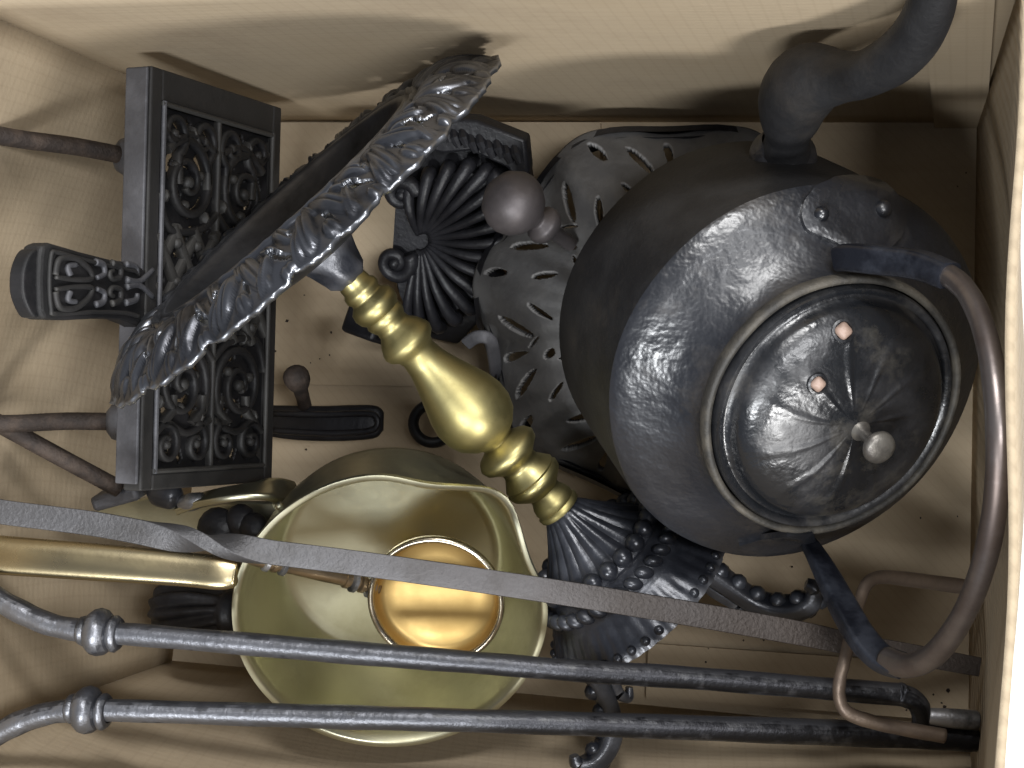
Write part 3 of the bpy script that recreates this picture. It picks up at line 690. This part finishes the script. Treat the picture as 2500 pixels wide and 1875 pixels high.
for i in range(40):
    t = TAU*i/40; inst('bead', rp, FB @ Matrix.Translation(Vector((bpx(226)*math.cos(t), bpx(226)*math.sin(t), bpx(262)))) @ Matrix.Scale(.62, 4), bse)
for i in range(34):
    t = TAU*i/34
    inst('rope_bead', rp, FB @ Matrix.Rotation(t, 4, 'Z') @ Matrix.Translation(Vector((bpx(173), 0, bpx(172)))) @ Matrix.Rotation(.7, 4, 'X') @ Matrix.Diagonal((1, .8, 1.25, 1)), bse)
def bl(dirn, lst, m=6):
    q = catmull(lst, m); out = []; rr = []
    for (r, s, wd) in q: out.append(SB_-SU*bpx(s)+dirn*bpx(r)); rr.append((bpx(wd), bpx(wd*.75)))
    return out, rr
SW = SU.cross(SMX); SW = SW if SW.z > 0 else -SW
for dirn in (SMX*.92+SW*.39, -SMX*.92+SW*.39, -SW):
    o_, r_ = bl(dirn.normalized(), [(90, 268, 20), (128, 258, 30), (160, 262, 32), (182, 300, 29), (196, 350, 27), (212, 400, 27), (240, 440, 30), (280, 462, 31), (322, 462, 28), (345, 440, 20), (338, 420, 12)])
    lg = part('leg', sweep(o_, r_, sec=rrect(1, 1, .6), up=-SU), M_BASE, sta, angle=60)
    for (r, s, q) in ((178, 270, 21), (200, 308, 20), (215, 350, 19), (231, 394, 19), (258, 430, 20), (300, 444, 19), (262, 466, 19), (302, 478, 20), (336, 474, 17)):
        part('leaf_curl', ball(SB_-SU*bpx(s)+dirn.normalized()*bpx(r), bpx(q), 10, 6), M_BEAD, lg)
    o_, r_ = bl(dirn.normalized(), [(150, 290, 17), (158, 340, 18), (176, 392, 17), (168, 420, 13), (150, 405, 9)])
    part('scroll', sweep(o_, r_, sec=rrect(1, 1, .6), up=-SU), M_BASE, lg, angle=60)

# ------------------------------------------------------------------ brass pan and its handle
PC = P(845, 1330, .18); s_ = (CAMP-PC).normalized(); d_ = P(845, 1345, .18)-PC; d_ = (d_-s_*d_.dot(s_)).normalized()
PN = (s_*math.cos(math.radians(31))+d_*math.sin(math.radians(31))).normalized()
PM = frame(PC, PN, Vector((1, 0, 0)))
pan = thing('brass_pan', PC-PN*.075, 'dull brass pouring pan with lipped rim, beneath the long rods', 'pan')
pr_ = px(334, PC)/.094
lp = PM.inverted() @ onplane(1085, 1080, PC, PN); lt = math.atan2(lp.y, lp.x)
def lipf(t, i, r, z):
    d = (t-lt+PI) % TAU-PI; wgt = max(0, min(1, (z/pr_+.055)/.055))**1.6
    return r*(1+wgt*(.085*math.exp(-(d/.20)**2)-.045*math.exp(-((abs(d)-.48)/.22)**2))), z-wgt*.004*math.exp(-(d/.3)**2)
pin = [(0, -.0755), (.03, -.0758), (.064, -.0758), (.0695, -.0750), (.0725, -.0720), (.0775, -.058), (.083, -.040), (.0875, -.021), (.0895, -.009), (.0918, -.001), (.0932, 0)]
pou = [(.0958, -.0002), (.0962, -.0022), (.0942, -.004), (.0920, -.009), (.0905, -.022), (.0875, -.042), (.0830, -.060), (.0780, -.0745), (.072, -.0785), (.03, -.0795), (0, -.0795)]
part('bowl', lathe([(r*pr_, z*pr_) for r, z in pin+pou], 128, PM, lipf), M_PAN, pan, angle=50)
HB = [(512, 1240, .222, 26), (500, 1239, .222, 33), (470, 1237, .224, 37), (400, 1230, .227, 37), (200, 1214, .237, 40), (0, 1199, .247, 42), (-80, 1193, .251, 42)]
q = catmull(HB, 6); W = [P(a, b, c) for a, b, c, r in q]
part('handle', sweep(W, [(px(r[3], p), px(r[3]*.42, p)) for r, p in zip(q, W)], sec=rrect(1, 1, .75, 4), up=Vector((.2, .25, 1)).normalized()), M_PANH, pan, angle=180, label='broad flattened brass handle')
h = P(604, 1093, .20)
part('rivet', ball(h, .0028, 10, 6), M_PAN, pan)

# ------------------------------------------------------------------ ladle inside the pan
LC = P(942, 1298, .163); LN = Vector((.17, -.30, .93)).normalized(); LM = frame(LC, LN, Vector((1, 0, 0))); lr = px(147, LC)/.0385
lad = thing('brass_ladle', LC-LN*.035, 'small round brass ladle lying inside the brass pan', 'ladle')
li = [(0, -.0105), (.012, -.0106), (.024, -.0102), (.0310, -.0095), (.0340, -.0075), (.0350, -.003), (.0355, 0)]
lo = [(.0372, .0008), (.0385, -.0004), (.0378, -.002), (.0362, -.003), (.0357, -.009), (.0314, -.0205), (.023, -.0285), (.012, -.032), (0, -.033)]
cup = part('cup', lathe([(r*lr, z*lr) for r, z in li+lo], 72, LM), M_LADLE, lad, angle=60)
part('rim', lathe([(r*lr, z*lr) for r, z in [(.0352, .0002), (.0360, .0022), (.0375, .0028), (.0390, .0016), (.0392, -.0012), (.0378, -.003)]], 72, LM), M_FERRB, cup, angle=80)
HL = [(818, 1272, .160, 15), (770, 1256, .170, 16), (700, 1240, .185, 17), (640, 1228, .198, 15), (575, 1212, .212, 17), (520, 1196, .224, 17), (460, 1176, .232, 14), (420, 1164, .236, 10)]
lh = part('handle', ptube(HL, 6, n=16), M_RODB, lad, angle=180)
for (a, b, z, r) in ((800, 1266, .164, 26), (782, 1260, .168, 21), (764, 1255, .1715, 25), (748, 1251, .1745, 20), (612, 1221, .204, 23), (594, 1217, .208, 20), (576, 1212, .212, 23)):
    c = P(a, b, z); dr_ = (P(700, 1240, .185)-c); dr_ = (P(575, 1212, .212)-P(818, 1272, .16)).normalized(); R_ = px(r, c)
    part('ring', lathe([(R_*.6, -.0022), (R_, -.0012), (R_, .0012), (R_*.6, .0022)], 24, frame(c, dr_, Vector((0, 0, 1)))), M_FERR if r > 22 else M_RODB, lh, angle=60)

# ------------------------------------------------------------------ twisted flat bar (poker)
bar = thing('twisted_poker', P(1000, 1250, .0), 'long grey square iron bar with one twist, lying across the whole box', 'poker')
BP = [(-80, 1085), (0, 1105), (200, 1131), (340, 1156), (440, 1170), (540, 1187), (800, 1220), (1180, 1275), (1500, 1327), (1740, 1370), (1850, 1394), (1960, 1412), (2112, 1440)]
BZ = [(-80, .300), (340, .285), (540, .277), (1180, .232), (1740, .172), (2112, .128)]
def seg(pts, xs):
    q = catmull(pts, 10)
    return [p for p in q if xs[0] <= p[0] <= xs[1]]
allp = catmull(BP, 14); W = [P(a, b, interp(BZ, a)) for a, b in allp]
hw = [px(26.5 if a < 1700 else 26.5-6*(a-1700)/410, p) for (a, b), p in zip(allp, W)]
tw = [PI*(lambda q: q*q*(3-2*q))(max(0, min(1, (a-300)/300))) for a, b in allp]
up0 = Vector((.12, .10, 1)).normalized()
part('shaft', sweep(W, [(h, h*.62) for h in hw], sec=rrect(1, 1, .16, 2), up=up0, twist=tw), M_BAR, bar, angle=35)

# ------------------------------------------------------------------ fire tongs
ton = thing('fire_tongs', P(1100, 1500, .0), 'long blackened steel fire tongs with two collared arms along the front', 'tongs')
U = [(-90, 1225, .262, 25), (-20, 1284, .262, 25), (50, 1324, .261, 25), (120, 1352, .260, 25), (215, 1366, .258, 25), (320, 1373, .256, 25), (700, 1405, .244, 25), (1000, 1429, .232, 25), (1260, 1450, .217, 24), (1500, 1465, .200, 25), (1900, 1497, .162, 25), (1950, 1502, .158, 25), (1982, 1520, .155, 23), (1990, 1552, .150, 20), (1985, 1585, .14, 18)]
Lw = [(-90, 1630, .272, 25), (-20, 1594, .272, 25), (40, 1562, .271, 25), (110, 1540, .270, 25), (190, 1534, .268, 25), (300, 1536, .265, 25), (700, 1548, .248, 26), (1000, 1556, .234, 26), (1500, 1572, .196, 27), (1900, 1586, .150, 29), (2060, 1592, .134, 30), (2108, 1594, .13, 30)]
for A, kn in ((U, (215, 1366, .258)), (Lw, (190, 1534, .268))):
    ar = part('arm', ptube(A, 8, n=20, wob=.045), M_TONG, ton, angle=180)
    c = P(*kn); t = (P(kn[0]+60, kn[1]+4, kn[2]-.002)-P(kn[0]-50, kn[1]-6, kn[2]+.001)).normalized()
    e = px(1, c)
    prf = [(24, -48), (30, -44), (33, -36), (30, -29), (40, -24), (49, -12), (52, 0), (49, 12), (40, 22), (33, 25), (39, 31), (40, 38), (34, 46), (24, 48)]
    part('collar', lathe([(r*e, z*e) for r, z in prf], 40, frame(c, t, Vector((0, 0, 1))), lambda th, i, r, z: (r*(1+.02*math.sin(3*th+i)), z)), M_TONG, ar, angle=50)
jn = [(1985, 1545, .150, 16), (2030, 1549, .147, 20), (2080, 1554, .143, 22), (2110, 1557, .14, 22)]
part('jaw', ptube(jn, 6, n=14), M_FERR, ton, angle=180, label='bright worn jaw at the far end')

# ------------------------------------------------------------------ bent wire bracket
wb = thing('wire_bracket', P(1830, 1400, .0), 'thin brown bent iron rod bracket near the lower right corner', 'bracket')
WR = [(2112, 1272, .09, 17), (2050, 1263, .10, 17), (1950, 1250, .125, 16), (1900, 1247, .14, 15), (1872, 1262, .15, 14), (1857, 1300, .16, 13), (1842, 1350, .178, 13), (1826, 1420, .19, 14), (1814, 1470, .192, 14), (1814, 1510, .19, 14), (1832, 1540, .188, 15), (1880, 1558, .184, 16), (1950, 1574, .178, 16), (2040, 1590, .17, 16)]
part('rod', ptube(WR, 8, n=14, wob=.03), M_WIRE, wb, angle=180)

# ------------------------------------------------------------------ brass-rimmed trivet with rusty leg, under the bar
bt = thing('arched_trivet', P(380, 1080, .0), 'brass-edged trivet with rusty leg, half hidden below the grate', 'trivet')
q = catmull([(395, 1094, .16, 1), (440, 1078, .162, 1), (500, 1066, .165, 1), (560, 1060, .160, 1), (600, 1062, .150, 1), (640, 1072, .135, 1)], 6); W = [P(a, b, c) for a, b, c, r in q]
part('brass_band', sweep(W, [(.0028, .0105)]*len(W), sec=rrect(1, 1, .4), up=Vector((0, -.35, 1)).normalized()), M_PAN, bt, angle=60)
part('ferrule', ptube([(392, 1090, .166, 17), (415, 1084, .167, 20), (440, 1078, .166, 15)], 5, n=16), M_FERR, bt, angle=60)
part('knob', ptube([(322, 1062, .168, 12), (335, 1064, .168, 26), (355, 1068, .168, 30), (378, 1074, .168, 27), (390, 1078, .168, 14)], 5, n=18), M_BASE, bt, angle=180)
c = P(262, 1068, .16); 
part('foot', boxg(px(56, c), px(17, c), .012, frame(c, Vector((.1, -.25, 1)), P(320, 1040, .16)-P(200, 1072, .16))), M_EDGE, bt, bevel=.003)
pl = [(215, 1095), (330, 1072), (420, 1098), (520, 1082), (600, 1082), (640, 1180), (450, 1175), (330, 1150), (220, 1120)]
part('plate', prism([P(a, b, .13) for a, b in pl], Vector((0, 0, 1)), 0, .006), M_PAN, bt, bevel=.002, smooth=False)
part('iron_boss', cat(ball(P(470, 1142, .146), .014, 16, 8, .6), ball(P(520, 1125, .146), .011, 14, 8, .7), ball(P(548, 1140, .15), .010, 14, 8, .6)), M_BLACK, bt)
lgp = [P(258, 1056, .175), P(120, 982, .205), P(-70, 878, .245)]
part('leg', sweep([Vector(v) for v in catmull(lgp, 8)], px(19, lgp[0]), n=14), M_RUST, bt, angle=180)

# ------------------------------------------------------------------ fluted black foot under the pan handle
c = P(415, 1318, .09); FM = frame(c, Vector((.95, .06, .25)).normalized(), Vector((0, 0, 1)))
ff = thing('fluted_finial', (c.x, c.y, 0), 'black fluted bulb finial lying below the broad brass handle', 'finial')
fp0 = [(0, -.033), (.010, -.0315), (.018, -.026), (.0225, -.016), (.024, -.004), (.0225, .010), (.019, .022), (.0165, .032), (.017, .038), (.012, .045), (0, .046)]
fs = px(110, c)/.036
fp = [(r, z) for z, r in [(z, interp([(b, a) for a, b in fp0], z)) for z in lin(-.033, .046, 40)]]
part('bulb', lathe([(r*fs*.92, z*fs) for r, z in fp], 120, FM, lambda t, i, r, z: (r*(1+(.11*math.cos(11*t+z*75) if i < 33 else 0)), z)), M_BLACK, ff, angle=180)
part('spike', sweep([c+Vector((.035, .0, .0)), c+Vector((.09, -.01, -.02)), c+Vector((.16, -.012, -.04))], [.012, .009, .007], n=14), M_BLACK, ff)

# ------------------------------------------------------------------ iron latch lying on the floor
c = P(705, 915, .03)
la = thing('iron_latch', (c.x, c.y, 0), 'dark iron latch bar with upright rusty bolt, on the box floor', 'latch')
q = [(560, 905, .03, 30), (620, 912, .032, 36), (700, 915, .034, 38), (770, 913, .034, 38), (812, 910, .033, 34), (828, 910, .032, 20)]
qq = catmull(q, 6); W = [P(a, b, z) for a, b, z, r in qq]
part('bar', sweep(W, [(px(r[3], p), px(r[3]*.5, p)) for r, p in zip(qq, W)], sec=rrect(1, 1, .45), up=Vector((0, 0, 1))), M_BLACK, la, angle=60)
part('raised_edge', sweep([P(a, b, .046) for a, b in catmull([(590, 893), (700, 895), (790, 893), (812, 900), (815, 920), (790, 932), (700, 936), (590, 930)], 5)], .0022, n=8), M_BLACK, la, angle=180)
part('bolt', ptube([(660, 885, .03, 15), (655, 862, .045, 15), (648, 838, .06, 16), (643, 822, .068, 16)], 5, n=14), M_RUST, la, angle=180)
part('bolt_head', ptube([(649, 840, .060, 16), (644, 824, .066, 27), (638, 810, .072, 28), (634, 800, .076, 14)], 4, n=16), M_RUST, la, angle=60)

# ------------------------------------------------------------------ iron ring
c = P(935, 915, .05)
rg = thing('iron_ring', (c.x, c.y, 0), 'dark iron ring half hidden behind the brass bulb', 'ring')
R_ = px(42, c); FM = frame(c, Vector((.3, -.2, .93)), Vector((1, 0, 0)))
part('hoop', sweep([FM @ Vector((R_*math.cos(TAU*i/40), R_*math.sin(TAU*i/40), 0)) for i in range(40)], px(12, c), closed=True, n=12), M_BLACK, rg, angle=180)

# ------------------------------------------------------------------ rust flakes and grit on the box floor
gv, gf = [], []
for i in range(130):
    a = random.random(); x = random.uniform(.02, 1.0)
    base_ = BL.lerp(BR, x).lerp(TL.lerp(TR, x), random.random()**1.3*.94+.03)
    r_ = random.choice((.0006, .0008, .0008, .0011, .0016)); n0 = len(gv); k_ = random.randint(4, 6); ph = random.random()*6
    gv += [base_+Vector((r_*(.6+.6*random.random())*math.cos(ph+TAU*j/k_), r_*(.6+.6*random.random())*math.sin(ph+TAU*j/k_), .0048)) for j in range(k_)]
    gv.append(base_+Vector((0, 0, .0048+r_*.8))); gf += [(n0+j, n0+(j+1) % k_, n0+k_) for j in range(k_)]
gr = part('floor_grit', (gv, gf), M_RUST, None, smooth=False)
gr['kind'] = 'stuff'; gr['label'] = 'dark rust flakes and grit scattered on the box floor'; gr['category'] = 'grit'
